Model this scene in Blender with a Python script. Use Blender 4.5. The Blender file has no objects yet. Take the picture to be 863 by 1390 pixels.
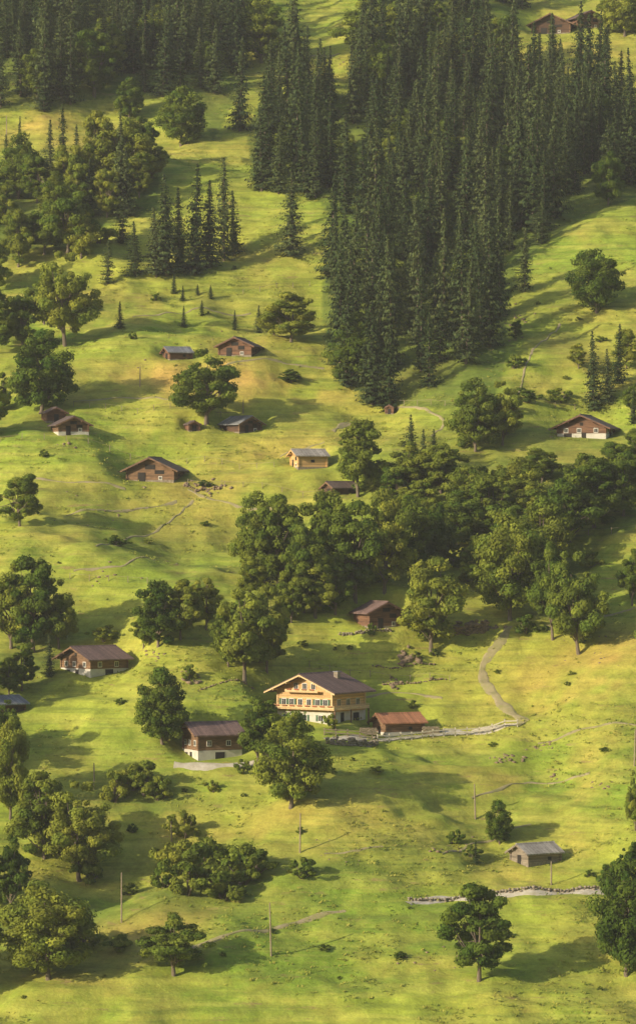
import bpy, math, numpy as np
from mathutils import Vector, Matrix
scene=bpy.context.scene
F=4980.0; CX=431.5; CY=695.0
rng=np.random.default_rng(11)
# ------------------------------------------------------------ helpers
TAB=np.random.default_rng(3).random((256,256))
def vn(x,y,s=0):
    x=np.asarray(x,float)+s*17.37; y=np.asarray(y,float)+s*9.13
    xi=np.floor(x).astype(int); yi=np.floor(y).astype(int)
    u=x-xi; v=y-yi
    u=u*u*u*(u*(u*6-15)+10); v=v*v*v*(v*(v*6-15)+10)
    a=TAB[xi&255,yi&255]; b=TAB[(xi+1)&255,yi&255]; c=TAB[xi&255,(yi+1)&255]; d=TAB[(xi+1)&255,(yi+1)&255]
    return (a*(1-u)+b*u)*(1-v)*2+(c*(1-u)+d*u)*v*2-1
def sst(a,b,x):
    t=np.clip((x-a)/(b-a),0,1); return t*t*(3-2*t)
def gs(x,y,cx,cy,sx,sy): return np.exp(-((x-cx)/sx)**2-((y-cy)/sy)**2)
def smax(a,b,k): 
    m=np.maximum(a,b); return m+k*np.log(np.exp((a-m)/k)+np.exp((b-m)/k))
def H0(x,y):
    x=np.asarray(x,float); y=np.asarray(y,float)
    zA=-31+0.45*(y-600); zB=-1.8-0.5*y
    z=smax(smax(zA,zB,6.0),np.full_like(zA,-125.0),6.0)
    near=sst(150,420,y)
    n=3.4*vn(x/62,y/75,1)+2.2*vn(x/27,y/30,2)+1.25*vn(x/12,y/13,3)+0.60*vn(x/5.5,y/5.5,4)+0.2*vn(x/2.6,y/2.6,5)
    n=n+14*vn(x/260,y/260,6)*sst(90,260,np.abs(x))+60*vn(x/700,y/700,7)*sst(300,1200,np.abs(x)+np.abs(y-700))
    z=z+n*near
    # knoll behind chalet and hollow after it
    z=z+4.5*gs(x,y,10,628,26,11)-4.5*gs(x,y,2,660,34,16)
    z=z+3.0*gs(x,y,-50,640,30,14)-2.5*gs(x,y,-30,668,25,14)
    # right shoulders facing left
    z=z+7*sst(22,62,x)*gs(x,y,60,612,60,32)
    z=z+10*sst(20,75,x)*gs(x,y,70,775,80,60)
    z=z+0.07*(x+20)*gs(x,y,0,540,200,45)
    z=z-3.5*gs(x,y,-32,548,14,22)-2*gs(x,y,-18,565,16,10)
    z=z+4*gs(x,y,-20,735,40,14)-3*gs(x,y,-5,765,45,15)
    z=z+2*gs(x,y,-55,700,35,14)-2.4*gs(x,y,-41,697,11,9)
    z=z+5*gs(x,y,-60,900,60,20)
    # terracettes following the contours
    z=z+0.20*np.sin(z*3.7+3.0*vn(x/9,y/9,8))*near*(0.3+0.7*sst(-.2,.5,vn(x/30,y/30,9)))
    return z
PADS=[]
def H(x,y):
    z=H0(x,y)
    for (cx,cy,r,pz) in PADS:
        d=np.hypot(np.asarray(x)-cx,np.asarray(y)-cy)
        w=1-sst(r,r*2.5,d); z=z*(1-w)+(pz+.2*(np.asarray(y)-cy))*w
    return z
YS=np.arange(480,1400,1.0)
def hit(px,py,f=None):
    f=f or H
    tx=(px-CX)/F; tz=(CY-py)/F
    d=f(tx*YS,YS)-tz*YS
    i=int(np.argmax(d>0))
    if i==0: i=1
    t=-d[i-1]/(d[i]-d[i-1]+1e-9); y=YS[i-1]+min(max(t,0),1)
    return tx*y,y
def hz(x,y): return float(H(np.array([x]),np.array([y]))[0])
def link(o): scene.collection.objects.link(o); return o
def np_mesh(name,V,Q,mats,midx=None,col=None,smooth=False):
    V=np.asarray(V,np.float32); Q=np.asarray(Q,np.int32); k=Q.shape[1]
    m=bpy.data.meshes.new(name)
    m.vertices.add(len(V)); m.vertices.foreach_set('co',V.ravel())
    m.loops.add(Q.size); m.loops.foreach_set('vertex_index',Q.ravel())
    m.polygons.add(len(Q)); m.polygons.foreach_set('loop_start',np.arange(0,Q.size,k,dtype=np.int32))
    for mt in mats: m.materials.append(mt)
    if midx is not None: m.polygons.foreach_set('material_index',np.asarray(midx,np.int32))
    if smooth: m.polygons.foreach_set('use_smooth',np.ones(len(Q),bool))
    if col is not None:
        a=m.color_attributes.new('Col','FLOAT_COLOR','POINT')
        c=np.ones((len(V),4),np.float32); c[:,:3]=col; a.data.foreach_set('color',c.ravel())
    m.update(calc_edges=True); m.validate(); return m
def leafquads(C,N,T,s,asp):
    N=N/np.linalg.norm(N,axis=1,keepdims=True)
    B=np.cross(N,T); B/=np.linalg.norm(B,axis=1,keepdims=True)+1e-9
    T=np.cross(B,N); s=s[:,None]; asp=np.asarray(asp)
    if asp.ndim: asp=asp[:,None]
    P=np.stack([C+T*s,C+B*s*asp,C-T*s,C-B*s*asp],1).reshape(-1,3)
    return P,np.arange(len(P)).reshape(-1,4)
def tube(pts,rad,sides=7):
    pts=np.array(pts,float); V=[];Q=[]
    for i,p in enumerate(pts):
        d=pts[min(i+1,len(pts)-1)]-pts[max(i-1,0)]; d/=np.linalg.norm(d)+1e-9
        a=np.cross(d,[0.3,1,0.1]); a/=np.linalg.norm(a); b=np.cross(d,a)
        for k in range(sides):
            t=2*math.pi*k/sides; V.append(p+rad[i]*(a*math.cos(t)+b*math.sin(t)))
    for i in range(len(pts)-1):
        for k in range(sides):
            k2=(k+1)%sides; Q.append((i*sides+k,i*sides+k2,(i+1)*sides+k2,(i+1)*sides+k))
    return np.array(V),np.array(Q)
# ------------------------------------------------------------ materials
def mat(name):
    m=bpy.data.materials.new(name); m.use_nodes=True; nt=m.node_tree; nt.nodes.clear()
    return m,nt,nt.nodes,nt.links
def nd(N,t,**k):
    n=N.new(t)
    for a,b in k.items():
        if a.startswith('i_'): n.inputs[a[2:].replace('_',' ')].default_value=b
        else: setattr(n,a,b)
    return n
def mixc(N,L,fac,a,b,mode='MIX'):
    n=N.new('ShaderNodeMix'); n.data_type='RGBA'; n.blend_type=mode
    for i,v in ((0,fac),(6,a),(7,b)):
        if isinstance(v,bpy.types.NodeSocket): L.new(v,n.inputs[i])
        else: n.inputs[i].default_value=v if i==0 else (*v,1)
    return n.outputs[2]
def mrange(N,L,v,a,b,c=0,d=1):
    n=N.new('ShaderNodeMapRange'); L.new(v,n.inputs[0])
    for i,x in enumerate((a,b,c,d)): n.inputs[i+1].default_value=x
    return n.outputs[0]
def noise(N,L,vec,scale,detail=3,rough=.55):
    n=N.new('ShaderNodeTexNoise'); n.inputs['Scale'].default_value=scale; n.inputs['Detail'].default_value=detail; n.inputs['Roughness'].default_value=rough
    L.new(vec,n.inputs['Vector']); return n.outputs[0]
def mapping(N,L,vec,sc):
    n=N.new('ShaderNodeMapping'); n.inputs['Scale'].default_value=sc; L.new(vec,n.inputs['Vector']); return n.outputs[0]
def foliage_mat(name,trans=.3,hr=.03,vr=.3):
    m,nt,N,L=mat(name)
    at=nd(N,'ShaderNodeAttribute',attribute_name='Col'); oi=N.new('ShaderNodeObjectInfo')
    hs=N.new('ShaderNodeHueSaturation')
    L.new(mrange(N,L,oi.outputs['Random'],0,1,.497-hr,.497+hr*.8),hs.inputs['Hue'])
    L.new(mrange(N,L,oi.outputs['Random'],0,1,1+vr,1-vr*.8),hs.inputs['Value'])
    L.new(at.outputs['Color'],hs.inputs['Color'])
    d=N.new('ShaderNodeBsdfDiffuse'); t=N.new('ShaderNodeBsdfTranslucent')
    L.new(hs.outputs[0],d.inputs[0]); L.new(hs.outputs[0],t.inputs[0])
    a=N.new('ShaderNodeMixShader'); a.inputs[0].default_value=trans
    L.new(d.outputs[0],a.inputs[1]); L.new(t.outputs[0],a.inputs[2])
    o=N.new('ShaderNodeOutputMaterial'); L.new(a.outputs[0],o.inputs[0]); return m
LEAF=foliage_mat('broadleaf_foliage',.35,.03,.38); NEED=foliage_mat('spruce_needles',.15,.02,.3); TUFT=foliage_mat('grass_tufts',.3,.0,.0)
def simple(name,col,col2=None,scale=3,stretch=(1,1,1),rough=.8,bump=.0,lines=None):
    m,nt,N,L=mat(name)
    tc=N.new('ShaderNodeTexCoord'); v=mapping(N,L,tc.outputs['Object'],stretch)
    n=noise(N,L,v,scale,5,.6); col2=col2 or tuple(c*.6 for c in col)
    c=mixc(N,L,mrange(N,L,n,.3,.7),col2,col)
    p=nd(N,'ShaderNodeBsdfPrincipled',i_Roughness=rough)
    h=n
    if lines:
        ax,per=lines
        sx=N.new('ShaderNodeSeparateXYZ'); L.new(tc.outputs['Object'],sx.inputs[0])
        src=sx.outputs['XYZ'.index(ax)]
        mu=nd(N,'ShaderNodeMath',operation='MULTIPLY'); mu.inputs[1].default_value=1/per; L.new(src,mu.inputs[0])
        fr=nd(N,'ShaderNodeMath',operation='FRACT'); L.new(mu.outputs[0],fr.inputs[0])
        g=mrange(N,L,fr.outputs[0],0,.18,.45,1)
        fl=nd(N,'ShaderNodeMath',operation='FLOOR'); L.new(mu.outputs[0],fl.inputs[0])
        wn=nd(N,'ShaderNodeTexWhiteNoise',noise_dimensions='1D'); L.new(fl.outputs[0],wn.inputs['W'])
        g2=mrange(N,L,wn.outputs[0],0,1,.75,1.15)
        mm=nd(N,'ShaderNodeMath',operation='MULTIPLY'); L.new(g,mm.inputs[0]); L.new(g2,mm.inputs[1])
        cc=N.new('ShaderNodeCombineColor'); [L.new(mm.outputs[0],cc.inputs[i]) for i in range(3)]
        c=mixc(N,L,1.0,c,cc.outputs[0],'MULTIPLY'); h=mm.outputs[0]
    L.new(c,p.inputs['Base Color'])
    b=N.new('ShaderNodeBump'); b.inputs['Strength'].default_value=.5; b.inputs['Distance'].default_value=bump or .03
    L.new(h,b.inputs['Height']); L.new(b.outputs[0],p.inputs['Normal'])
    o=N.new('ShaderNodeOutputMaterial'); L.new(p.outputs[0],o.inputs[0]); return m
BARK=simple('bark',(.24,.19,.14),(.10,.075,.055),2,(3,3,.6),.95)
W_DARK=simple('dark_timber',(.15,.08,.045),(.06,.035,.024),1.5,(.5,.5,3),.85,.03,('Z',.28))
W_MED=simple('weathered_timber',(.30,.17,.09),(.13,.075,.042),1.5,(.5,.5,3),.85,.03,('Z',.28))
W_RED=simple('brown_timber',(.26,.135,.075),(.12,.06,.038),1.5,(.5,.5,3),.85,.03,('Z',.28))
W_GREY=simple('grey_timber',(.33,.27,.21),(.16,.13,.10),1.5,(.5,.5,3),.9,.03,('Z',.28))
W_PINE=simple('golden_pine',(.76,.49,.22),(.62,.37,.15),1.2,(.5,.5,3),.7,.02,('Z',.22))
W_TRIM=simple('pine_trim',(.76,.55,.29),(.62,.42,.2),2,(1,1,1),.7)
R_BROWN=simple('brown_roof_tiles',(.19,.135,.12),(.11,.078,.07),2,(1,1,1),.85,.05,('Y',.35))
R_PURP=simple('aged_clay_roof',(.26,.165,.145),(.155,.10,.09),2,(1,1,1),.8,.05,('Y',.35))
R_GREY=simple('slate_roof',(.32,.33,.35),(.19,.195,.21),2,(1,1,1),.6,.05,('Y',.5))
R_LGREY=simple('stone_slab_roof',(.50,.46,.41),(.27,.24,.21),2.2,(1,1,1),.9,.08,('Y',.6))
R_RED=simple('red_tile_roof',(.54,.24,.12),(.38,.16,.08),2,(1,1,1),.8,.05,('Y',.35))
PLAST=simple('white_plaster',(.70,.66,.59),(.52,.48,.42),.9,(1,1,1),.9)
STONE=simple('fieldstone',(.36,.30,.23),(.17,.14,.105),2.5,(1,1,1),.95,.08)
ROCKM=simple('lichen_rock',(.32,.23,.15),(.14,.10,.065),1.8,(1,1,1),.95,.08)
GLASS=simple('window_glass',(.03,.035,.045),(.015,.018,.02),1,(1,1,1),.15)
WHITE=simple('painted_frame',(.78,.75,.7),(.65,.62,.56),3)
FENW=simple('pale_fence_wood',(.66,.60,.50),(.46,.41,.33),3)
DARK=simple('dark_opening',(.025,.018,.014),(.015,.012,.01),2)
SHUT=simple('green_shutter',(.09,.17,.10),(.06,.11,.07),2)
FLOW=simple('geraniums',(.55,.05,.05),(.06,.14,.03),5)
GRAV=simple('gravel',(.60,.55,.47),(.38,.34,.24),.9,(1,1,1),.95,.06)
DIRT=simple('track_dirt',(.40,.32,.20),(.25,.24,.08),.6,(1,1,1),.95,.06)
POSTM=simple('fence_wood',(.38,.30,.2),(.22,.18,.12),3)
POLEM=simple('pole_wood',(.36,.29,.2),(.25,.19,.13),3)
# ground
def ground_mat():
    m,nt,N,L=mat('alpine_meadow')
    tc=N.new('ShaderNodeTexCoord'); P=tc.outputs['Object']
    n1=noise(N,L,P,.022,4,.55); n2=noise(N,L,mapping(N,L,P,(.055,.055,.055)),1,6,.65)
    n3=noise(N,L,P,.4,5,.65); n4=noise(N,L,P,2.2,4,.7)
    cs=noise(N,L,mapping(N,L,P,(.05,.05,1.3)),1.0,6,.68)
    cs2=noise(N,L,mapping(N,L,P,(.03,.03,.55)),1.3,5,.6)
    c=mixc(N,L,mrange(N,L,n1,.36,.62),(.225,.335,.036),(.39,.42,.058))
    c=mixc(N,L,mrange(N,L,n2,.46,.66,0,.8),c,(.48,.40,.085))
    c=mixc(N,L,mrange(N,L,cs,.46,.62,0,.6),c,(.18,.24,.042))
    c=mixc(N,L,mrange(N,L,cs2,.50,.62,0,.55),c,(.47,.475,.085))
    at=nd(N,'ShaderNodeAttribute',attribute_name='Col'); sp=N.new('ShaderNodeSeparateColor'); L.new(at.outputs['Color'],sp.inputs[0])
    c=mixc(N,L,sp.outputs[0],c,(.57,.39,.10))
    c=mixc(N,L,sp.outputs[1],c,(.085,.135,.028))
    so=noise(N,L,mapping(N,L,P,(.12,.12,1.0)),1.2,6,.72)
    sf=mrange(N,L,so,.60,.69,0,.75)
    c=mixc(N,L,sf,c,(.32,.22,.10))
    v3=mrange(N,L,n3,.3,.7,.74,1.2); v4=mrange(N,L,n4,.3,.7,.84,1.14)
    mm=nd(N,'ShaderNodeMath',operation='MULTIPLY'); L.new(v3,mm.inputs[0]); L.new(v4,mm.inputs[1])
    cc=N.new('ShaderNodeCombineColor'); [L.new(mm.outputs[0],cc.inputs[i]) for i in range(3)]
    c=mixc(N,L,1.0,c,cc.outputs[0],'MULTIPLY')
    p=nd(N,'ShaderNodeBsdfPrincipled',i_Roughness=.95); p.inputs['Specular IOR Level'].default_value=.1
    L.new(c,p.inputs['Base Color'])
    b=N.new('ShaderNodeBump'); b.inputs['Strength'].default_value=.8; b.inputs['Distance'].default_value=.35
    L.new(n3,b.inputs['Height']); b2=N.new('ShaderNodeBump'); b2.inputs['Strength'].default_value=.6; b2.inputs['Distance'].default_value=.08
    L.new(n4,b2.inputs['Height']); L.new(b.outputs[0],b2.inputs['Normal']); L.new(b2.outputs[0],p.inputs['Normal'])
    o=N.new('ShaderNodeOutputMaterial'); L.new(p.outputs[0],o.inputs[0]); return m
GROUND=ground_mat()
# ------------------------------------------------------------ building spec
BL=[ # name, px, py(front base), w,l,h,yaw,pitch, overhang, wall,roof,base,base_h,kind
('wooden_barn',752,46,10,9,3.0,-15,25,1.2,W_DARK,R_BROWN,STONE,.5,'barn'),
('wooden_barn',792,38,7,8,3.0,20,25,1.0,W_RED,R_BROWN,STONE,.5,'barn'),
('hay_hut',241,489,4,4.6,1.7,-68,24,.6,W_RED,R_GREY,STONE,.3,'hut'),
('wooden_barn',325,485,6.6,7,2.3,-14,25,.8,W_RED,R_BROWN,STONE,.4,'barn'),
('garden_shed',261,585,2.1,2.4,1.4,20,25,.35,W_RED,R_BROWN,STONE,.2,'hut'),
('wooden_barn',327,588,5.2,6,2.0,38,26,.7,W_DARK,R_GREY,STONE,.4,'barn'),
('wooden_barn',95,592,5.8,5.5,2.2,18,25,.8,W_MED,R_BROWN,PLAST,.8,'barn'),
('hay_hut',73,574,3.6,4,2.0,18,25,.6,W_RED,R_BROWN,STONE,.4,'hut'),
('wooden_barn',211,656,9,8,2.5,-12,25,1.0,W_MED,R_BROWN,STONE,.5,'barn'),
('wooden_barn',419,638,4.8,5.6,2.7,-72,22,.7,W_PINE,R_LGREY,STONE,.5,'barn'),
('garden_shed',530,562,1.5,1.5,1.3,-20,28,.2,W_RED,R_BROWN,STONE,.2,'hut'),
('wooden_barn',795,596,9.4,7,2.4,-18,24,1.1,W_RED,R_BROWN,PLAST,1.1,'house'),
('farmhouse',128,920,8.2,7.6,3.2,-50,22,1.1,W_MED,R_PURP,PLAST,1.4,'house'),
('hay_hut',6,972,4.5,5,2.0,-50,22,.8,W_DARK,R_GREY,STONE,.4,'hut'),
('wooden_barn',514,856,6.2,6,3.0,24,26,.9,W_RED,R_PURP,STONE,.6,'barn'),
('alpine_chalet',436,985,10.8,9.4,5.7,-35,23,1.6,W_PINE,R_PURP,PLAST,2.1,'chalet'),
('tool_shed',541,1001,4.6,6.8,2.5,-66,25,.8,W_MED,R_RED,PLAST,.8,'hut'),
('wooden_barn',288,1033,6.4,7.4,4.3,-66,24,1.0,W_MED,R_PURP,PLAST,1.6,'house'),
('stone_hut',727,1178,4.6,6.0,2.1,-58,25,.6,W_GREY,R_LGREY,STONE,.8,'hut'),
('hay_hut',462,672,4,5,1.5,-60,25,.6,W_DARK,R_BROWN,STONE,.3,'hut'),
]
binfo=[]
for b in BL:
    x,y=hit(b[1],b[2],H0); a=math.radians(b[6]); w,l=b[3],b[4]
    back=(abs(math.cos(a))*l+abs(math.sin(a))*w)/2
    z=float(H0(np.array([x]),np.array([y]))[0])
    cx=x*(y+back)/y; cy=y+back
    binfo.append((cx,cy,z,back)); 
for b,(cx,cy,z,bk) in zip(BL,binfo): PADS.append((cx,cy,.52*max(b[3],b[4]),z+.2*bk))
# ------------------------------------------------------------ terrain
def axis(lo,hi,step,lo2,hi2,n):
    f=np.arange(lo,hi,step)
    def ext(start,end):
        k=np.linspace(0,1,n+1)[1:]; return start+(end-start)*(k**3*.9+k*.1)
    return np.concatenate([ext(lo,lo2)[::-1],f,ext(hi,hi2)])
xs=axis(-108,108,.7,-2600,2600,34); ys=axis(488,1010,.7,-1500,3200,40)
X,Y=np.meshgrid(xs,ys); Z=H(X,Y)
V=np.stack([X.ravel(),Y.ravel(),Z.ravel()],1)
nx,ny=len(xs),len(ys); idx=np.arange(nx*ny).reshape(ny,nx)
Q=np.stack([idx[:-1,:-1].ravel(),idx[:-1,1:].ravel(),idx[1:,1:].ravel(),idx[1:,:-1].ravel()],1)
col=np.zeros((len(V),3))
rag=.7+.6*vn(V[:,0]/8,V[:,1]/8,12)+.45*vn(V[:,0]/2.5,V[:,1]/2.5,15)
def wblob(px,py,sx,sy,amt,ch):
    x,y=hit(px,py); g=gs(V[:,0],V[:,1],x,y,sx,sy)*rag
    col[:,ch]=np.maximum(col[:,ch],np.clip(g*amt,0,1))
for a in [(330,512,32,7,.85),(180,535,22,6,.65),(820,910,20,12,.75),(800,960,20,6,.4),(70,175,14,14,.6),(360,470,20,6,.5),(800,500,10,12,.35),(250,700,22,10,.4),(330,1130,14,6,.4),(160,1270,18,8,.45),(560,1100,30,10,.2),(770,80,20,14,.5),(430,90,20,20,.4),(380,620,20,6,.45),(700,1060,20,5,.35),(120,400,20,8,.35),(380,330,10,14,.35)]: wblob(*a,0)
for a in [(280,1200,16,12,.6),(100,1250,14,12,.5),(660,640,26,26,.5),(470,790,24,16,.6),(770,720,22,20,.5),(410,1190,14,6,.4),(210,1080,14,5,.5),(40,900,14,12,.5),(730,470,12,30,.35),(200,740,12,12,.35),(340,1150,20,3,.35),(600,1160,16,3,.3),(160,700,20,4,.3),(120,840,20,4,.3)]: wblob(*a,1)
def inpoly(x,y,poly):
    r=np.zeros(np.shape(x),bool); n=len(poly)
    for i in range(n):
        x1,y1=poly[i]; x2,y2=poly[(i+1)%n]
        c=((y1>y)!=(y2>y))&(x<(x2-x1)*(y-y1)/(y2-y1+1e-12)+x1); r^=c
    return r
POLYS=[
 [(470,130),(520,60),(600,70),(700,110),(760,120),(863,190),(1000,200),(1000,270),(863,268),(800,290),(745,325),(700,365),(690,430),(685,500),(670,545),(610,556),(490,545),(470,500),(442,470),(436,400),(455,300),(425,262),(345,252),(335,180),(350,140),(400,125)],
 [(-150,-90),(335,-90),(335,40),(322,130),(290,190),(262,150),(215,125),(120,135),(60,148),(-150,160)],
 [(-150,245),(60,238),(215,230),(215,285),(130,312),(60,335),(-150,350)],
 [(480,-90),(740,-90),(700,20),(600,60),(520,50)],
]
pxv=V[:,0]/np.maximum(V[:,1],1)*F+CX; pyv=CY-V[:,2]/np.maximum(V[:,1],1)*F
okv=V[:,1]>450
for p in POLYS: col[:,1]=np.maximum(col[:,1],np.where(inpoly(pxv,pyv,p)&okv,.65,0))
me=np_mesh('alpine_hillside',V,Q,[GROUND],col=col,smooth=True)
terrain=link(bpy.data.objects.new('alpine_hillside_ground',me))
# ------------------------------------------------------------ trees
def colvar(rs,n,a,b,lo=.75,hi=1.25):
    t=rs.random((n,1)); return (np.array(a)*(1-t)+np.array(b)*t)*rs.uniform(lo,hi,(n,1))
def unit(rs,n):
    v=rs.normal(size=(n,3)); return v/np.linalg.norm(v,axis=1,keepdims=True)
def broadleaf(name,seed,h=14,w=11.5,crown0=.16,ncl=85,nleaf=16000,leaf=.25,trunk=True,top=.75,rough=.2):
    rs=np.random.default_rng(seed)
    c0=h*crown0; zc=c0+(h-c0)*.42
    u=unit(rs,ncl); f=rs.random(ncl)**.3
    env=1+rough*np.array([vn(1.7*a[0]+5,1.7*a[1]+1.9*a[2]+7,seed) for a in u])
    up=np.where(u[:,2]>0,(h-zc),(zc-c0))
    cr=w*rs.uniform(.055,.15,ncl)
    P=np.stack([u[:,0]*(w/2)*f*env,u[:,1]*(w/2)*f*env,u[:,2]*up*f*env],1)*np.array([.93,.93,.92])
    tz=np.clip(P[:,2]/(h-zc),0,1); P[:,:2]*=(1-(1-top)*tz[:,None])
    P[:,2]+=zc
    pr=cr**2/np.sum(cr**2); cnt=rs.multinomial(nleaf,pr)
    ccol=colvar(rs,ncl,(.115,.18,.028),(.23,.275,.04),.75,1.22)
    Cs=[];Ns=[];Cc=[]
    for i in range(ncl):
        n=cnt[i]; d=unit(rs,n); d[:,2]=d[:,2]*.9+.15
        r=cr[i]*(.5+.55*rs.random((n,1))**.6); st=rs.random((n,1))<.09; r=np.where(st,r*1.35,r)
        Cs.append(P[i]+d*r*np.array([1,1,.72])); Ns.append(d+.45*unit(rs,n)+np.array([0,0,.1])); Cc.append(ccol[i]*rs.uniform(.88,1.12,(n,1)))
    C=np.concatenate(Cs);Nn=np.concatenate(Ns);Cc=np.concatenate(Cc)
    Vv,Qq=leafquads(C,Nn,unit(rs,len(C)),leaf*rs.uniform(.65,1.25,len(C)),.62)
    Cv=np.repeat(Cc,4,0); mi=np.zeros(len(Qq),int)
    VV=[Vv];QQ=[Qq];CC=[Cv];MM=[mi];off=len(Vv)
    def addt(pts,rad,s=7):
        nonlocal off
        v,q=tube(pts,rad,s); VV.append(v);QQ.append(q+off);CC.append(np.full((len(v),3),.1));MM.append(np.ones(len(q),int));off+=len(v)
    if trunk:
        lx,ly=rs.uniform(-.4,.4,2)
        addt([(0,0,-1.2),(0,0,.0),(lx*.3,ly*.3,c0*.8),(lx,ly,zc*.9),(lx*1.2,ly*1.2,h*.8)],[w*.045,w*.036,w*.028,w*.018,w*.005])
        for i in rs.choice(ncl,14,False):
            s=np.array([lx*.6,ly*.6,rs.uniform(c0*.8,zc)]); e=P[i]; m=(s+e)/2+np.array([0,0,-.3])
            addt([s,m,e],[w*.014,w*.009,w*.003],5)
    else:
        for i in rs.choice(ncl,6,False): addt([(0,0,-.3),P[i]*.5+np.array([0,0,.1]),P[i]],[.12,.08,.03],5)
    return np_mesh(name,np.concatenate(VV),np.concatenate(QQ),[LEAF,BARK],np.concatenate(MM),np.concatenate(CC))
BROAD=[]
for i,(h,w,c0,top,nc,ro) in enumerate([(14,11.5,.07,.75,100,.18),(14,11,.10,.58,85,.24),(14,9.5,.13,.6,75,.2),(14,12.5,.08,.8,105,.15),(14,8.5,.08,.5,66,.25),(14,11,.12,.8,70,.28),(14,12,.05,.65,105,.18),(14,10,.07,.65,80,.25),(14,10.5,.14,.7,60,.3),(14,11.5,.06,.6,130,.16),(14,11,.16,.45,80,.26),(14,12,.1,.9,75,.3)]):
    BROAD.append((broadleaf('broadleaf_%d'%i,100+i,h,w,c0,nc,top=top,rough=ro),h,w))
SHRUB=[(broadleaf('shrub_%d'%i,200+i,3,4.2,.0,26,2600,.16,False,.85),3,4.2) for i in range(4)]
def spruce(name,seed,h=24,R=3.6,sparse=1.0,pw=.85):
    rs=np.random.default_rng(seed); Cs=[];Ns=[];Ts=[];Ss=[];Cc=[]
    z=h*rs.uniform(.03,.07); side=rs.random()*6.28
    while z<h*.985:
        fr=z/h; L0=R*(1-fr)**pw*(1 if fr>.1 else .85)+.12
        nb=int(rs.integers(7,10)) if fr<.85 else 6
        a0=rs.random()*6.28
        wc=rs.uniform(.82,1.15); wl=rs.uniform(.72,1.18)
        for k in range(nb):
            if rs.random()>.92*sparse: continue
            a=a0+k*6.283/nb+rs.normal()*.25; L=L0*wl*rs.uniform(.55,1.18)*(1+.14*math.cos(a-side))
            m=max(4,int(L*5.0)); s=(np.arange(m)+rs.random(m))/m
            sl=.15-.75*(1-fr)*rs.uniform(.7,1.1)
            zz=z+L*(sl*s+.35*s*s*(1-fr))
            lat=rs.uniform(-1,1,m)*.30*L*(1-s*.75)
            dx,dy=math.cos(a),math.sin(a)
            C=np.stack([dx*L*s-dy*lat,dy*L*s+dx*lat,zz-rs.random(m)*.28],1)
            Cs.append(C); Ns.append(np.stack([np.full(m,dx*.9),np.full(m,dy*.9),np.full(m,.45)],1)+.3*unit(rs,m))
            Ts.append(np.stack([dx-dy*lat/L*1.5,dy+dx*lat/L*1.5,np.full(m,sl*1.6-.2)],1)+.3*unit(rs,m))
            Ss.append(rs.uniform(.24,.48,m)*(.65+.35*(1-fr)))
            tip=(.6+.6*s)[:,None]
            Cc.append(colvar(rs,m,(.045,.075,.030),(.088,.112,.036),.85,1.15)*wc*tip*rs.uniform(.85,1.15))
        z+=rs.uniform(.42,.8)*(.72+.28*(1-fr))
    C=np.concatenate(Cs)
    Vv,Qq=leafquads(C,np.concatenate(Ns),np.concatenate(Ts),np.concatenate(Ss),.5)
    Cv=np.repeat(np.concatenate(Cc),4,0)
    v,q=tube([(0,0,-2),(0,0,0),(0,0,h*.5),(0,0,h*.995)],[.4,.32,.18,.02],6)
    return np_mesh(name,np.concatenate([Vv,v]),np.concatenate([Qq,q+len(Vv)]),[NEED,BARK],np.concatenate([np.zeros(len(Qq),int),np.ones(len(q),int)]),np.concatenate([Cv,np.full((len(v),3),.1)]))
SPR=[(spruce('spruce_%d'%i,300+i,24,r,sp,pw),24,r*2) for i,(r,sp,pw) in enumerate([(4.2,1,.85),(4.8,.96,.75),(3.5,1,.8),(5.3,.93,.9),(4.2,.82,.7),(3.4,.95,.65),(4.5,1,1.0),(5.0,.9,.8)])]
def put(name,proto,x,y,sw,sh,parent=None,sink=.15):
    o=bpy.data.objects.new(name,proto[0]); o.location=(x,y,hz(x,y)-sink); o.rotation_euler=(rng.normal()*.02,rng.normal()*.02,rng.uniform(0,6.28))
    o.scale=(sw*rng.uniform(.95,1.05),sw*rng.uniform(.95,1.05),sh); link(o)
    if parent: o.parent=parent
    return o
def putpx(name,pool,cx,base,w,h,pi=None):
    x,y=hit(cx,base); k=y/F
    i=pi if pi is not None else int(rng.integers(len(pool)))
    if name=='maple_tree' and rng.random()<.35: i=8+int(rng.integers(4))
    pr=pool[i%len(pool)]; return put(name,pr,x,y,w*k/pr[2],h*k/pr[1])
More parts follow.
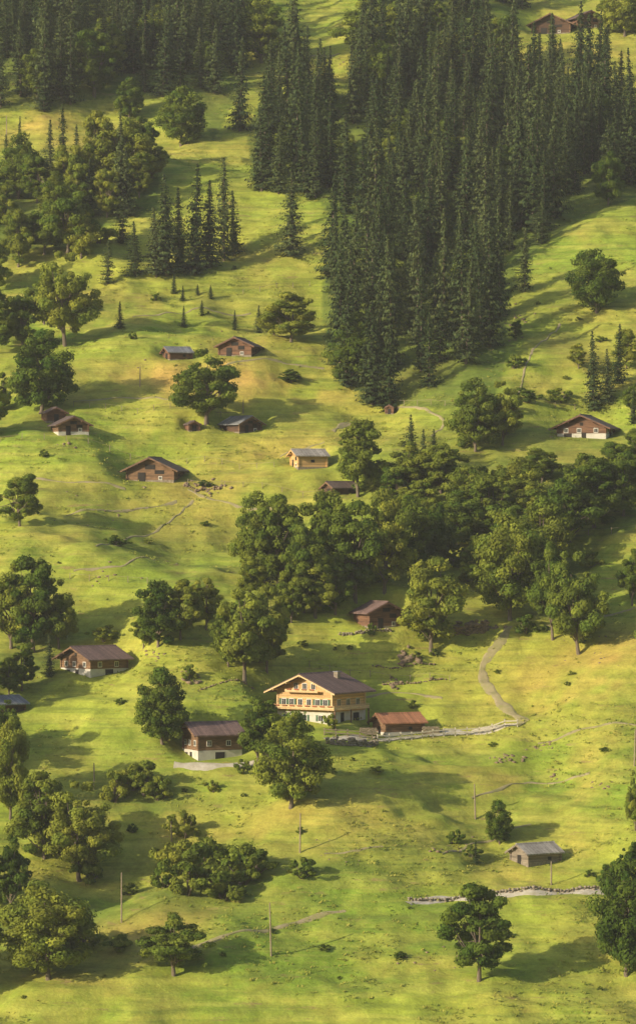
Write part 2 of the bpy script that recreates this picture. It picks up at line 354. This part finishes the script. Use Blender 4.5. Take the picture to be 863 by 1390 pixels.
MAPLES=[(280,573,98,98,3),(56,560,96,116,0),(88,468,88,124,1),(27,714,62,76,5),
(45,885,96,130,0),(15,880,74,114,1),(80,880,54,94,2),(30,938,48,82,4),(12,945,40,60,2),
(220,1010,80,108,1),(332,926,90,142,2),(362,912,62,128,4),(310,905,50,95,7),
(215,878,74,92,1),(245,868,58,82,7),(280,855,54,80,2),(195,880,36,50,5),
(395,1096,108,134,3),(350,1038,70,104,2),
(585,886,96,130,0),(350,790,74,116,6),(378,800,84,128,0),(412,830,78,134,2),(445,800,90,136,1),(482,815,94,134,3),(522,802,84,130,6),(562,788,88,116,0),(594,770,54,90,7),(428,838,74,92,5),(455,835,60,80,1),(395,845,50,75,7),(340,815,45,70,2),
(486,674,80,106,1),(645,612,74,94,6),(682,604,60,86,0),
(556,672,66,72,5),(598,668,70,74,2),(640,705,84,80,3),(618,745,80,80,0),(666,742,92,98,1),(705,700,80,76,6),(575,705,60,64,2),(535,690,46,60,5),
(692,842,102,152,0),(738,790,100,120,3),(772,745,96,108,6),(806,716,88,96,1),(846,700,70,88,0),(655,800,60,80,7),(700,770,80,95,2),
(785,888,86,138,2),(750,868,66,130,4),(858,822,44,76,0),(840,655,60,60,5),(735,655,60,50,7),(866,650,50,70,1),(725,725,70,70,5),
(810,424,80,94,3),(825,278,50,74,0),(848,48,70,84,1),(826,45,40,50,5),(395,464,70,68,5),(372,455,50,40,7),
(246,197,78,88,3),(170,258,86,98,0),(138,262,66,114,1),(205,245,50,60,2),(128,130,74,94,5),(150,100,50,70,7),(175,160,42,58,2),
(355,84,74,90,6),(498,84,86,88,0),(540,60,50,70,3),(92,345,88,94,0),(25,362,56,80,1),(60,345,54,70,2),(30,470,56,74,5),(-5,480,60,90,1),(-12,400,60,90,0),(60,440,50,70,2),(5,560,30,60,4),(110,350,50,70,6),
(107,1196,104,134,3),(60,1165,88,120,1),(14,1112,60,140,0),(8,1010,40,60,1),(14,1240,56,104,6),
(66,1330,134,134,0),(236,1325,92,84,6),(650,1332,98,132,1),(850,1325,98,170,3),(862,1128,34,80,2),(678,1146,42,62,4),
(395,520,30,20,7),(700,462,20,30,5),(640,585,40,30,7),(850,500,40,55,1),(857,560,30,40,2),(785,500,28,34,7),
(-40,1060,90,130,0),(-60,960,90,120,3),(-50,1230,110,130,1),(-30,600,80,100,2),(-60,1350,120,150,6),(900,760,80,110,0),(905,900,80,120,3),(910,1250,100,130,1)]
for t in MAPLES: putpx('maple_tree',BROAD,*t)
SPRUCES=[(226,374,66,142,1),(264,372,72,156,3),(304,354,64,144,7),(284,362,56,120,2),(184,374,52,76,3),(212,374,50,96,2),(245,366,54,116,6),(318,345,44,90,0),(396,347,68,116,3),(355,258,56,118,0),(378,262,50,96,1),
(470,525,50,130,4),(505,548,64,128,3),(528,556,56,114,1),(806,556,56,110,3),(826,545,42,74,1),(838,520,40,84,0),(163,445,24,38,6),(249,443,20,30,6),(318,447,18,28,3),(351,452,28,40,3),(286,405,14,20,1),(274,428,14,22,1),(236,398,14,30,2),(248,408,14,22,0),(268,400,12,16,1),
(68,918,34,60,3),(358,800,44,100,0),(558,640,44,80,1),(590,640,40,60,3),(575,650,36,70,2),(146,385,32,62,4),(645,1172,24,34,6),(165,330,34,64,4),(860,575,24,50,0),(750,120,50,104,3),(735,330,44,64,1),(722,300,44,74,2),(540,200,54,118,4),
(330,55,44,104,0),(430,190,52,130,3),(415,150,44,94,1),(60,150,34,56,2),(712,395,44,90,7),(455,400,50,110,7)]
for t in SPRUCES: putpx('spruce_tree',SPR,*t)
# mixed forest stands
gx,gy=np.meshgrid(np.arange(-125,125,6.5),np.arange(690,1130,7.4))
gx=gx+np.where(np.arange(gx.shape[0])%2,3.2,0)[:,None]
gx=gx+rng.uniform(-3.2,3.2,gx.shape); gy=gy+rng.uniform(-3.7,3.7,gy.shape); gx=gx.ravel();gy=gy.ravel(); gz=H(gx,gy)
fx=gx/gy*F+CX+24*vn(gx/11,gy/14,51); fy=CY-gz/gy*F+26*vn(gx/10,gy/13,52)
masks=[inpoly(fx,fy,p) for p in POLYS]
cl=vn(gx/16,gy/22,21)
for mi,(mk,nm) in enumerate(zip(masks,['spruce_forest']*4)):
    par=bpy.data.objects.new(nm,None); link(par)
    for j in np.nonzero(mk)[0]:
        if cl[j]<-.5 and rng.random()<.75: continue
        if rng.random()<(.05 if mi<1 else .14 if mi!=2 else .45):
            pr=BROAD[int(rng.integers(8))]; s=rng.uniform(.65,1.05); o=bpy.data.objects.new('broadleaf',pr[0]); sc=(s*.9,s*.9,s)
        else:
            pr=SPR[int(rng.integers(8))]; s=(.5+.63*rng.random()**.7)*(1.0 if mi<2 else .85)*(.95+.18*cl[j]); o=bpy.data.objects.new('spruce',pr[0]); q=rng.uniform(.9,1.25)*(1+.35*(1-s)); sc=(s*q,s*q,s)
        o.location=(gx[j],gy[j],gz[j]-.2); o.rotation_euler=(rng.normal()*.025,rng.normal()*.025,rng.uniform(0,6.28)); o.scale=sc; link(o); o.parent=par
SH=[(195,1080,60,46),(180,1072,50,40),(155,1088,44,40),(215,1085,40,34),(252,1137,40,36),(235,1130,26,24),(240,1185,70,50),(290,1195,80,60),(330,1200,76,56),(255,1215,60,44),(305,1220,80,46),(225,1205,50,40),(345,1190,60,40),(410,1192,40,30),(275,1170,60,36),(175,1215,24,18),(120,1200,50,44),(290,1075,20,16),(180,1130,18,14),
(140,870,50,24),(505,862,14,18),(400,450,40,30),(618,1145,26,22),(640,1165,30,20),(700,500,30,22),(715,545,50,22),(690,560,30,20),(760,545,40,20),(640,790,40,30),(600,800,30,22),(855,1180,40,40),(830,1200,40,30),(800,1190,16,10),(340,985,26,22),(448,990,22,24),(330,1050,26,22),(512,1050,20,12),(258,922,26,20),(560,962,14,12),(135,330,50,30),(560,300,20,20),(180,460,14,12),(160,740,40,16),(60,620,16,12),(280,660,24,10),(770,930,12,6),(820,1020,14,8),(540,1300,26,10),(440,1290,20,10),(160,1290,50,24),(110,1290,60,40),(735,1170,12,10),(805,640,60,24),(680,660,40,30),(520,700,40,26),(625,770,50,34),(715,860,40,26),(800,770,36,22),(790,650,50,34),(760,690,50,34),(650,668,50,34),(600,720,46,34)]
for t in SH: putpx('shrub',SHRUB,*t)
for _ in range(70):
    s=rng.uniform(5,13); px,py=rng.uniform(0,863),rng.uniform(300,1380)
    if any(abs(px-b[1])<60 and abs(py-b[2]+15)<40 for b in BL): continue
    putpx('shrub',SHRUB,px,py,s*1.3,s*.8)
# ------------------------------------------------------------ buildings
class Part:
    def __init__(s): s.v=[];s.f=[]
    def box(s,x0,x1,y0,y1,z0,z1):
        n=len(s.v); s.v+=[(x,y,z) for z in (z0,z1) for y in (y0,y1) for x in (x0,x1)]
        s.f+=[(n,n+2,n+3,n+1),(n+4,n+5,n+7,n+6),(n,n+1,n+5,n+4),(n+2,n+6,n+7,n+3),(n,n+4,n+6,n+2),(n+1,n+3,n+7,n+5)]
    def prism(s,pts,y0,y1):
        n=len(s.v);k=len(pts); s.v+=[(p[0],y0,p[1]) for p in pts]+[(p[0],y1,p[1]) for p in pts]
        s.f.append(tuple(range(n,n+k))); s.f.append(tuple(range(n+2*k-1,n+k-1,-1)))
        for i in range(k): j=(i+1)%k; s.f.append((n+i,n+k+i,n+k+j,n+j))
    def obj(s,name,m,par):
        me=bpy.data.meshes.new(name); me.from_pydata(s.v,[],s.f); me.materials.append(m); me.update()
        import bmesh
        bm=bmesh.new(); bm.from_mesh(me); bmesh.ops.recalc_face_normals(bm,faces=bm.faces); bm.to_mesh(me); bm.free()
        o=bpy.data.objects.new(name,me); link(o); o.parent=par; return o
def face_box(P,face,w,l,u,ww,z0,z1,d0,d1):
    if face=='f': P.box(u-ww/2,u+ww/2,-l/2-d1,-l/2-d0,z0,z1)
    elif face=='r': P.box(w/2+d0,w/2+d1,u-ww/2,u+ww/2,z0,z1)
    elif face=='l': P.box(-w/2-d1,-w/2-d0,u-ww/2,u+ww/2,z0,z1)
for b,(cx,cy,cz,bk) in zip(BL,binfo):
    name,_,_,w,l,h,yaw,pitch,oh,wm,rm,bm_,bh,kind=b
    e=bpy.data.objects.new(name,None); link(e); e.location=(cx,cy,cz); e.rotation_euler=(0,0,math.radians(yaw))
    tn=math.tan(math.radians(pitch)); zr=h+w/2*tn
    P=Part(); P.box(-w/2-.06,w/2+.06,-l/2-.06,l/2+.06,-3,bh); P.obj('foundation',bm_,e)
    P=Part(); P.prism([(-w/2,bh+.003),(w/2,bh+.003),(w/2,h),(0,zr),(-w/2,h)],-l/2,l/2); P.obj('walls',wm,e)
    of=oh*1.0; x1=w/2+oh; ze=h-oh*tn; th=.2 if kind!='chalet' else .26; ys0,ys1=-l/2-of,l/2+of*.6
    P=Part()
    for s in (-1,1): P.prism([(0,zr+.03),(s*x1,ze+.03),(s*x1,ze+.03+th),(0,zr+.03+th)],ys0,ys1)
    P.obj('roof',rm,e)
    P=Part(); P.prism([(-.22,zr+th-.03),(0,zr+th+.13),(.22,zr+th-.03)],ys0-.05,ys1+.05); P.obj('ridge_cap',rm,e)
    P=Part(); tm=W_TRIM if kind=='chalet' else (W_MED if wm is W_DARK else wm)
    for s in (-1,1):
        P.prism([(0,zr-.12),(s*(x1+.03),ze-.12),(s*(x1+.03),ze+.12),(0,zr+.12)],ys0-.09,ys0-.005)
    P.obj('bargeboards',tm,e)
    P=Part()
    for u in (-w/2+.1,-w/4,0,w/4,w/2-.1):
        zz=zr-abs(u)*tn; P.box(u-.1,u+.1,ys0+.05,-l/2+.05,zz-.3,zz-.04)
    P.obj('purlin_ends',tm,e)
    P=Part()
    for sx in (-1,1):
        for sy in (-1,1): P.box(sx*w/2-.14,sx*w/2+.14,sy*l/2-.14,sy*l/2+.14,bh+.01,h-.02)
    P.obj('corner_posts',tm,e)
    D=Part();G=Part();Fm=Part();S=Part()
    def win(face,u,z,ww=.8,hh=.9,sh=False):
        face_box(Fm,face,w,l,u,ww+.22,z-.11,z+hh+.11,.0,.08); face_box(G,face,w,l,u,ww,z,z+hh,.081,.10)
        face_box(Fm,face,w,l,u,.06,z,z+hh,.101,.12)
        if sh:
            for s in (-1,1): face_box(S,face,w,l,u+s*(ww/2+.34),.42,z-.05,z+hh+.05,.03,.13)
    if kind=='barn':
        face_box(D,'f',w,l,-w*.18,w*.16,.0,min(1.9,h-.3),.065,.10); face_box(D,'f',w,l,w*.2,w*.2,h*.65,h*.65+.7,.02,.06)
        face_box(D,'f',w,l,0,w*.22,h+.0,h+w*.1,.02,.06); face_box(D,'r',w,l,0,.7,h*.5,h*.5+.5,.02,.06); win('f',w*.22,bh+.1,.5,.5)
    elif kind=='hut':
        face_box(D,'f',w,l,0,min(.9,w*.4),.0,min(1.7,h-.2),.065,.10); face_box(D,'r',w,l,l*.15,.6,h*.45,h*.45+.5,.02,.06)
    elif kind=='house':
        for u in (-.32,-.05,.3): win('f',u*w,h*.55,.65,.7)
        face_box(D,'f',w,l,w*.05,.9,0,1.25,.065,.1); face_box(D,'f',w,l,-w*.28,1.5,0,1.1,.065,.1)
        for u in (-.25,.2): win('r',u*l,h*.55,.6,.7)
        face_box(D,'r',w,l,0,1.6,0.1,1.3,.065,.1); face_box(D,'f',w,l,0,.6,h+.2,h+.8,.02,.06)
    else:
        for u in (-.38,-.24,-.08,.08,.24,.38): win('f',u*w,3.1,.75,.95,abs(u)>.2)
        for u in (-.16,0,.16): win('f',u*w,5.75,.7,.85)
        for u in (-.3,.0,.3): win('f',u*w,.6,.8,.9,True)
        for u in (-.3,-.02,.28): win('r',u*l,3.1,.8,.95)
        face_box(D,'r',w,l,-.2*l,.95,.05,1.95,.065,.1); face_box(D,'r',w,l,.22*l,1.7,.1,1.8,.065,.1)
        K=Part() # balconies
        K.box(-w/2-.1,w/2+1.2,-l/2-1.15,-l/2-.13,2.45,2.6); K.box(w/2+.12,w/2+1.2,-l/2-.12,l/2-.4,2.45,2.6)
        K.box(-w/2-.1,w/2+1.2,-l/2-1.2,-l/2-1.13,2.65,3.0); K.box(-w/2-.1,w/2+1.2,-l/2-1.22,-l/2-1.11,3.1,3.2)
        K.box(w/2+1.13,w/2+1.2,-l/2-1.1,l/2-.4,2.65,3.0); K.box(w/2+1.11,w/2+1.22,-l/2-1.1,l/2-.4,3.1,3.2)
        K.box(-w*.3,w*.3,-l/2-1.0,-l/2-.13,5.2,5.32); K.box(-w*.3,w*.3,-l/2-1.05,-l/2-.99,5.36,5.7)
        for u in np.arange(-w/2,w/2+1.3,.9): K.box(u-.05,u+.05,-l/2-1.12,-l/2-1.04,2.6,3.15)
        K.obj('balcony',W_TRIM,e)
        K=Part()
        for yy in (-l/2-.9,-l*.1,l/2-.6): K.box(w/2+1.0,w/2+1.2,yy,yy+.2,-2.5,2.44)
        for u in (-w/2,): K.box(u,u+.2,-l/2-1.1,-l/2-.9,-1,2.44)
        K.obj('balcony_posts',W_MED,e)
        K=Part()
        for u in np.arange(-w/2+.3,w/2+1,1.5): K.box(u,u+.9,-l/2-1.36,-l/2-1.23,2.95,3.14)
        for u in np.arange(-w*.26,w*.2,1.5): K.box(u,u+.9,-l/2-1.19,-l/2-1.06,5.6,5.78)
        K.obj('flower_boxes',FLOW,e)
        K=Part(); K.box(1.6,2.4,1.2,2.0,h+1,zr+.35); K.obj('chimney',STONE,e)
        K=Part(); K.box(1.5,2.5,1.1,2.1,zr+.355,zr+.45); K.obj('chimney_cap',R_GREY,e)
    for nm,pp,mm in (('doors',D,DARK),('window_glass',G,GLASS),('window_frames',Fm,WHITE),('shutters',S,SHUT)):
        if pp.v: pp.obj(nm,mm,e)
# ------------------------------------------------------------ paths
def poly_world(pts,step=1.0):
    W=np.array([hit(*p) for p in pts]); out=[W[0]]
    for a,c in zip(W[:-1],W[1:]):
        n=max(1,int(np.hypot(*(c-a))/step)); out+= [a+(c-a)*k/n for k in range(1,n+1)]
    out=np.array(out)
    for _ in range(5):
        o=out.copy(); o[1:-1]=(out[:-2]+out[1:-1]*2+out[2:])/4; out=o
    return out
def ribbon(name,pts,width,m,lift=.1):
    W=poly_world(pts,.7); d=np.gradient(W,axis=0); d/=np.linalg.norm(d,axis=1,keepdims=True)+1e-9; nrm=np.stack([-d[:,1],d[:,0]],1)
    V=[];k=7; q=np.arange(len(W))
    wv=width*(1+.35*vn(q*.3,0*q,31)); W=W+nrm*(.35*vn(q*.12,0*q,33)*min(1,width))[:,None]
    for j in range(k):
        t=(j/(k-1)-.5); jit=(.18*vn(q*.9,np.full(len(W),j*3.3),32))*(abs(t)>.4)
        p=W+nrm*(t*wv+jit)[:,None]; z=H(p[:,0],p[:,1])+lift-(.2 if abs(t)>.49 else 0); V.append(np.column_stack([p,z]))
    V=np.stack(V,1).reshape(-1,3); n=len(W); I=np.arange(n*k).reshape(n,k)
    Q=np.stack([I[:-1,:-1].ravel(),I[1:,:-1].ravel(),I[1:,1:].ravel(),I[:-1,1:].ravel()],1)
    link(bpy.data.objects.new(name,np_mesh(name,V,Q,[m],smooth=True)))
ribbon('farm_track',[(690,850),(684,868),(668,885),(652,903),(660,930),(685,960),(714,981)],1.8,DIRT)
ribbon('gravel_road',[(553,1227),(600,1219),(640,1219),(668,1214),(720,1211),(770,1212),(822,1212)],2.0,GRAV)
ribbon('footpath',[(240,1292),(290,1278),(350,1265),(410,1251),(468,1237)],.9,DIRT,.13)
ribbon('chalet_driveway',[(440,1004),(500,1003),(560,1001),(620,994),(700,984)],1.6,GRAV)
ribbon('farmyard_pavement',[(236,1038),(290,1040),(345,1036)],1.6,GRAV)
ribbon('country_lane',[(452,586),(462,578),(470,574),(482,575)],1.2,DIRT)
ribbon('country_lane',[(585,592),(598,582),(606,574),(590,562),(560,552),(536,556)],.6,DIRT)
ribbon('cattle_trail',[(390,70),(420,76),(460,72)],1.0,DIRT)
for pts in [[(130,742),(180,728),(232,706),(250,690),(262,680)],[(90,700),(150,694),(240,682)],[(20,650),(90,655),(170,664)],[(255,665),(330,690),(372,690)],[(100,545),(180,540),(230,542)],[(300,500),(380,490),(440,500)],[(100,775),(170,770),(240,765)],[(480,950),(540,940),(600,948)],[(730,1010),(790,990),(863,985)],[(640,1085),(720,1060),(800,1050)],[(600,1160),(640,1145),(720,1120)],[(740,850),(800,842),(863,825)],[(380,620),(440,600)],[(700,545),(720,480),(760,440)],[(440,1160),(520,1150)],[(180,430),(260,420),(340,425)]]:
    ribbon('cattle_trail',pts,.45,DIRT,.11)
# ------------------------------------------------------------ fences, walls, poles
def fence(name,pts,step=2.4,ph=1.1,pr=.06,rails=(),m=POSTM,rr=.035):
    W=poly_world(pts,step); Z=H(W[:,0],W[:,1]); P=Part()
    for (x,y),z in zip(W,Z): P.box(x-pr,x+pr,y-pr,y+pr,z-.3,z+ph*rng.uniform(.88,1.08))
    for rh in rails:
        for i in range(len(W)-1):
            (x0,y0),(x1,y1)=W[i],W[i+1]; n=len(P.v); a=Z[i]+rh;b=Z[i+1]+rh
            yo=-pr-rr
            P.v+=[(x0,y0+yo-rr,a-rr),(x0,y0+yo-rr,a+rr),(x0,y0+yo+rr,a+rr),(x0,y0+yo+rr,a-rr),(x1,y1+yo-rr,b-rr),(x1,y1+yo-rr,b+rr),(x1,y1+yo+rr,b+rr),(x1,y1+yo+rr,b-rr)]
            P.f+=[(n,n+1,n+5,n+4),(n+1,n+2,n+6,n+5),(n+2,n+3,n+7,n+6),(n+3,n,n+4,n+7),(n,n+3,n+2,n+1),(n+4,n+5,n+6,n+7)]
    P.obj(name,m,None)
fence('wooden_rail_fence',[(512,1008),(560,1004),(600,1000),(650,994),(702,987)],1.6,1.25,.1,(.5,1.0),FENW,.085)
fence('wooden_rail_fence',[(440,998),(470,1000),(505,1005)],1.6,1.1,.09,(.45,.95),POSTM,.07)
for pts in [[(0,600),(60,606),(120,604),(180,612),(255,626),(372,634)],[(255,658),(380,662),(440,672)],[(95,786),(200,792)],[(100,552),(230,560),(300,566)],[(530,548),(640,556),(700,548),(780,556)],[(575,720),(590,748)],[(330,398),(420,388)],[(420,905),(530,925),(610,925)],[(700,740),(790,738),(863,720)]]:
    fence('pasture_fence',pts,3.2,1.1,.055,(.95,),POSTM,.018)
def rocks(name,items,m):
    import bmesh
    bm=bmesh.new(); bmesh.ops.create_icosphere(bm,subdivisions=1,radius=1); bv=np.array([v.co[:] for v in bm.verts]); bf=np.array([[v.index for v in f.verts] for f in bm.faces]); bm.free()
    V=[];Fc=[];o=0
    for (x,y,s,zo) in items:
        v=bv*(1+rng.uniform(-.28,.28,(len(bv),1)))*np.array([rng.uniform(.8,1.4),rng.uniform(.7,1.1),rng.uniform(.5,.85)])*s
        a=rng.uniform(0,6.28); R=np.array([[math.cos(a),-math.sin(a),0],[math.sin(a),math.cos(a),0],[0,0,1]])
        v=v@R.T+np.array([x,y,hz(x,y)+zo]); V.append(v);Fc.append(bf+o);o+=len(v)
    link(bpy.data.objects.new(name,np_mesh(name,np.concatenate(V),np.concatenate(Fc),[m])))
def wall_line(name,pts,hh,size,m=STONE,step=.45):
    W=poly_world(pts,step); it=[]
    for x,y in W:
        z=0
        while z<hh*rng.uniform(.8,1.1): it.append((x+rng.normal()*.08,y+rng.normal()*.1,size*rng.uniform(.75,1.25),z+size*.3)); z+=size*1.0
    rocks(name,it,m)
wall_line('dry_stone_wall',[(612,862),(640,860),(662,856)],1.6,.38,ROCKM)
wall_line('dry_stone_wall',[(462,862),(490,860),(530,858)],.5,.28)
wall_line('retaining_wall',[(445,1010),(470,1013),(512,1011)],1.1,.34)
wall_line('dry_stone_wall',[(555,1223),(640,1216),(720,1208),(815,1208)],.35,.28)
wall_line('dry_stone_wall',[(520,930),(560,928),(604,922)],.25,.26,ROCKM)
wall_line('dry_stone_wall',[(250,660),(300,664)],.3,.3,ROCKM)
wall_line('dry_stone_wall',[(270,938),(345,936)],.15,.22,ROCKM)
wall_line('dry_stone_wall',[(505,906),(540,908),(590,902)],.15,.26,ROCKM)
for c in [(650,852,22,8,40,.6),(555,893,14,8,36,.7),(530,930,10,8,24,.4),(258,922,14,10,16,.6),(285,658,22,8,30,.4),(268,664,16,6,20,.4),(688,1030,16,8,24,.35),(612,1152,24,8,20,.3),(730,1014,20,8,20,.3),(150,790,30,20,14,.3),(210,890,30,8,12,.3),(820,1068,18,8,10,.3),(750,1055,10,4,6,.3),(90,605,10,4,8,.4),(750,590,10,4,6,.4),(440,1150,60,30,20,.2),(800,880,40,20,16,.25),(700,440,14,30,16,.4),(300,480,100,30,18,.25),(580,1300,60,20,14,.25),(120,690,80,30,20,.3),(430,100,40,20,14,.4)]:
    px,py,sx,sy,n,s=c
    rocks('rock_outcrop',[(*hit(px+rng.normal()*sx*.6,py+rng.normal()*sy*.6),s*rng.uniform(.4,1.2),-.05) for _ in range(n)],ROCKM)
def pole(px,py,hpx):
    x,y=hit(px,py); h=hpx*y/F; z=hz(x,y)
    v,q=tube([(0,0,-.5),(0,0,h*.5),(0,0,h)],[.14,.12,.09],8)
    me=np_mesh('utility_pole',v,q,[POLEM]); o=bpy.data.objects.new('utility_pole',me); o.location=(x,y,z); o.rotation_euler=(rng.normal()*.015,rng.normal()*.015,0); link(o)
for p in [(128,1072,36),(165,1253,68),(407,1158,54),(368,1298,72),(645,1112,48),(748,1202,32),(9,182,26),(190,525,28),(233,1145,30),(861,1040,50),(330,560,18)]: pole(*p)
def woodpile(px,py):
    x,y=hit(px,py); z=hz(x,y); VV=[];QQ=[];o=0
    for r in range(6):
        for c in range(14-r%2):
            rr=rng.uniform(.08,.115); cx=x-1.4+c*.21+(r%2)*.1; v,q=tube([(cx,y-.45,z+.1+r*.19),(cx,y-.4499,z+.1+r*.19),(cx,y+.45,z+.1+r*.19),(cx,y+.4501,z+.1+r*.19)],[.005,rr,rr,.005],8)
            VV.append(v);QQ.append(q+o);o+=len(v)
    link(bpy.data.objects.new('firewood_stack',np_mesh('firewood_stack',np.concatenate(VV),np.concatenate(QQ),[POSTM])))
woodpile(500,998); woodpile(585,996)
# ------------------------------------------------------------ meadow tufts (one mesh)
n=70000
tx=rng.uniform(-95,95,n); ty=490+(1000-490)*rng.random(n)**1.25
keep=(np.abs(tx)<ty*.1)&(vn(tx/10,ty/10,41)+.5*vn(tx/3,ty/3,42)+rng.normal(size=n)*.25>.25)
tx,ty=tx[keep],ty[keep]; tz=H(tx,ty); n=len(tx); k=5
C=np.repeat(np.stack([tx,ty,tz],1),k,0)+rng.normal(size=(n*k,3))*np.array([.3,.3,.03])
sz=np.repeat(rng.uniform(.10,.25,n),k)*rng.uniform(.7,1.3,n*k); C[:,2]+=sz*.5
Nn=np.column_stack([rng.normal(size=n*k)*.5-.4,rng.normal(size=n*k)*.5-.4,np.full(n*k,.7)]); T=np.column_stack([rng.normal(size=(n*k,2))*.35,np.ones(n*k)])
Vt,Qt=leafquads(C,Nn,T,sz,.45)
cc=np.repeat(np.repeat(colvar(rng,n,(.21,.29,.04),(.46,.43,.09),.75,1.12),k,0),4,0)
link(bpy.data.objects.new('meadow_grass_tufts',np_mesh('meadow_grass_tufts',Vt,Qt,[TUFT],col=cc)))
# ------------------------------------------------------------ valley haze (thin real volume)
m,nt,N,L=mat('valley_haze'); vs=N.new('ShaderNodeVolumeScatter'); vs.inputs['Color'].default_value=(.97,.97,.97,1); vs.inputs['Density'].default_value=.0001; vs.inputs['Anisotropy'].default_value=.1
o_=N.new('ShaderNodeOutputMaterial'); L.new(vs.outputs[0],o_.inputs['Volume'])
P=Part(); P.box(-420,420,-60,1500,-180,330); P.obj('valley_haze',m,None)
# ------------------------------------------------------------ light, sky, camera
az=math.radians(31); el=math.radians(20.5)
sd=Vector((-math.cos(el)*math.cos(az),-math.cos(el)*math.sin(az),math.sin(el)))
sun=bpy.data.lights.new('sun','SUN'); sun.energy=5.0; sun.angle=math.radians(.5); sun.color=(1,.87,.62)
so=bpy.data.objects.new('sun',sun); so.rotation_euler=sd.to_track_quat('Z','Y').to_euler(); so.location=(-300,200,300); link(so)
w=bpy.data.worlds.new('World'); scene.world=w; w.use_nodes=True; nt=w.node_tree
bg=nt.nodes['Background']; sky=nt.nodes.new('ShaderNodeTexSky'); sky.sky_type='NISHITA'; sky.sun_disc=False
sky.sun_elevation=el; sky.sun_rotation=math.atan2(sd.x,sd.y)%(2*math.pi); sky.dust_density=2.5
nt.links.new(sky.outputs[0],bg.inputs[0]); bg.inputs[1].default_value=.15
cam=bpy.data.cameras.new('camera'); cam.sensor_fit='HORIZONTAL'; cam.sensor_width=36; cam.lens=F/863*36; cam.clip_start=1; cam.clip_end=8000
co=bpy.data.objects.new('camera',cam); co.location=(0,0,0); co.rotation_euler=(math.pi/2,0,0); link(co); scene.camera=co
scene.view_settings.view_transform='Standard'; scene.view_settings.look='None'; scene.view_settings.exposure=0
print('objects',len(bpy.data.objects))
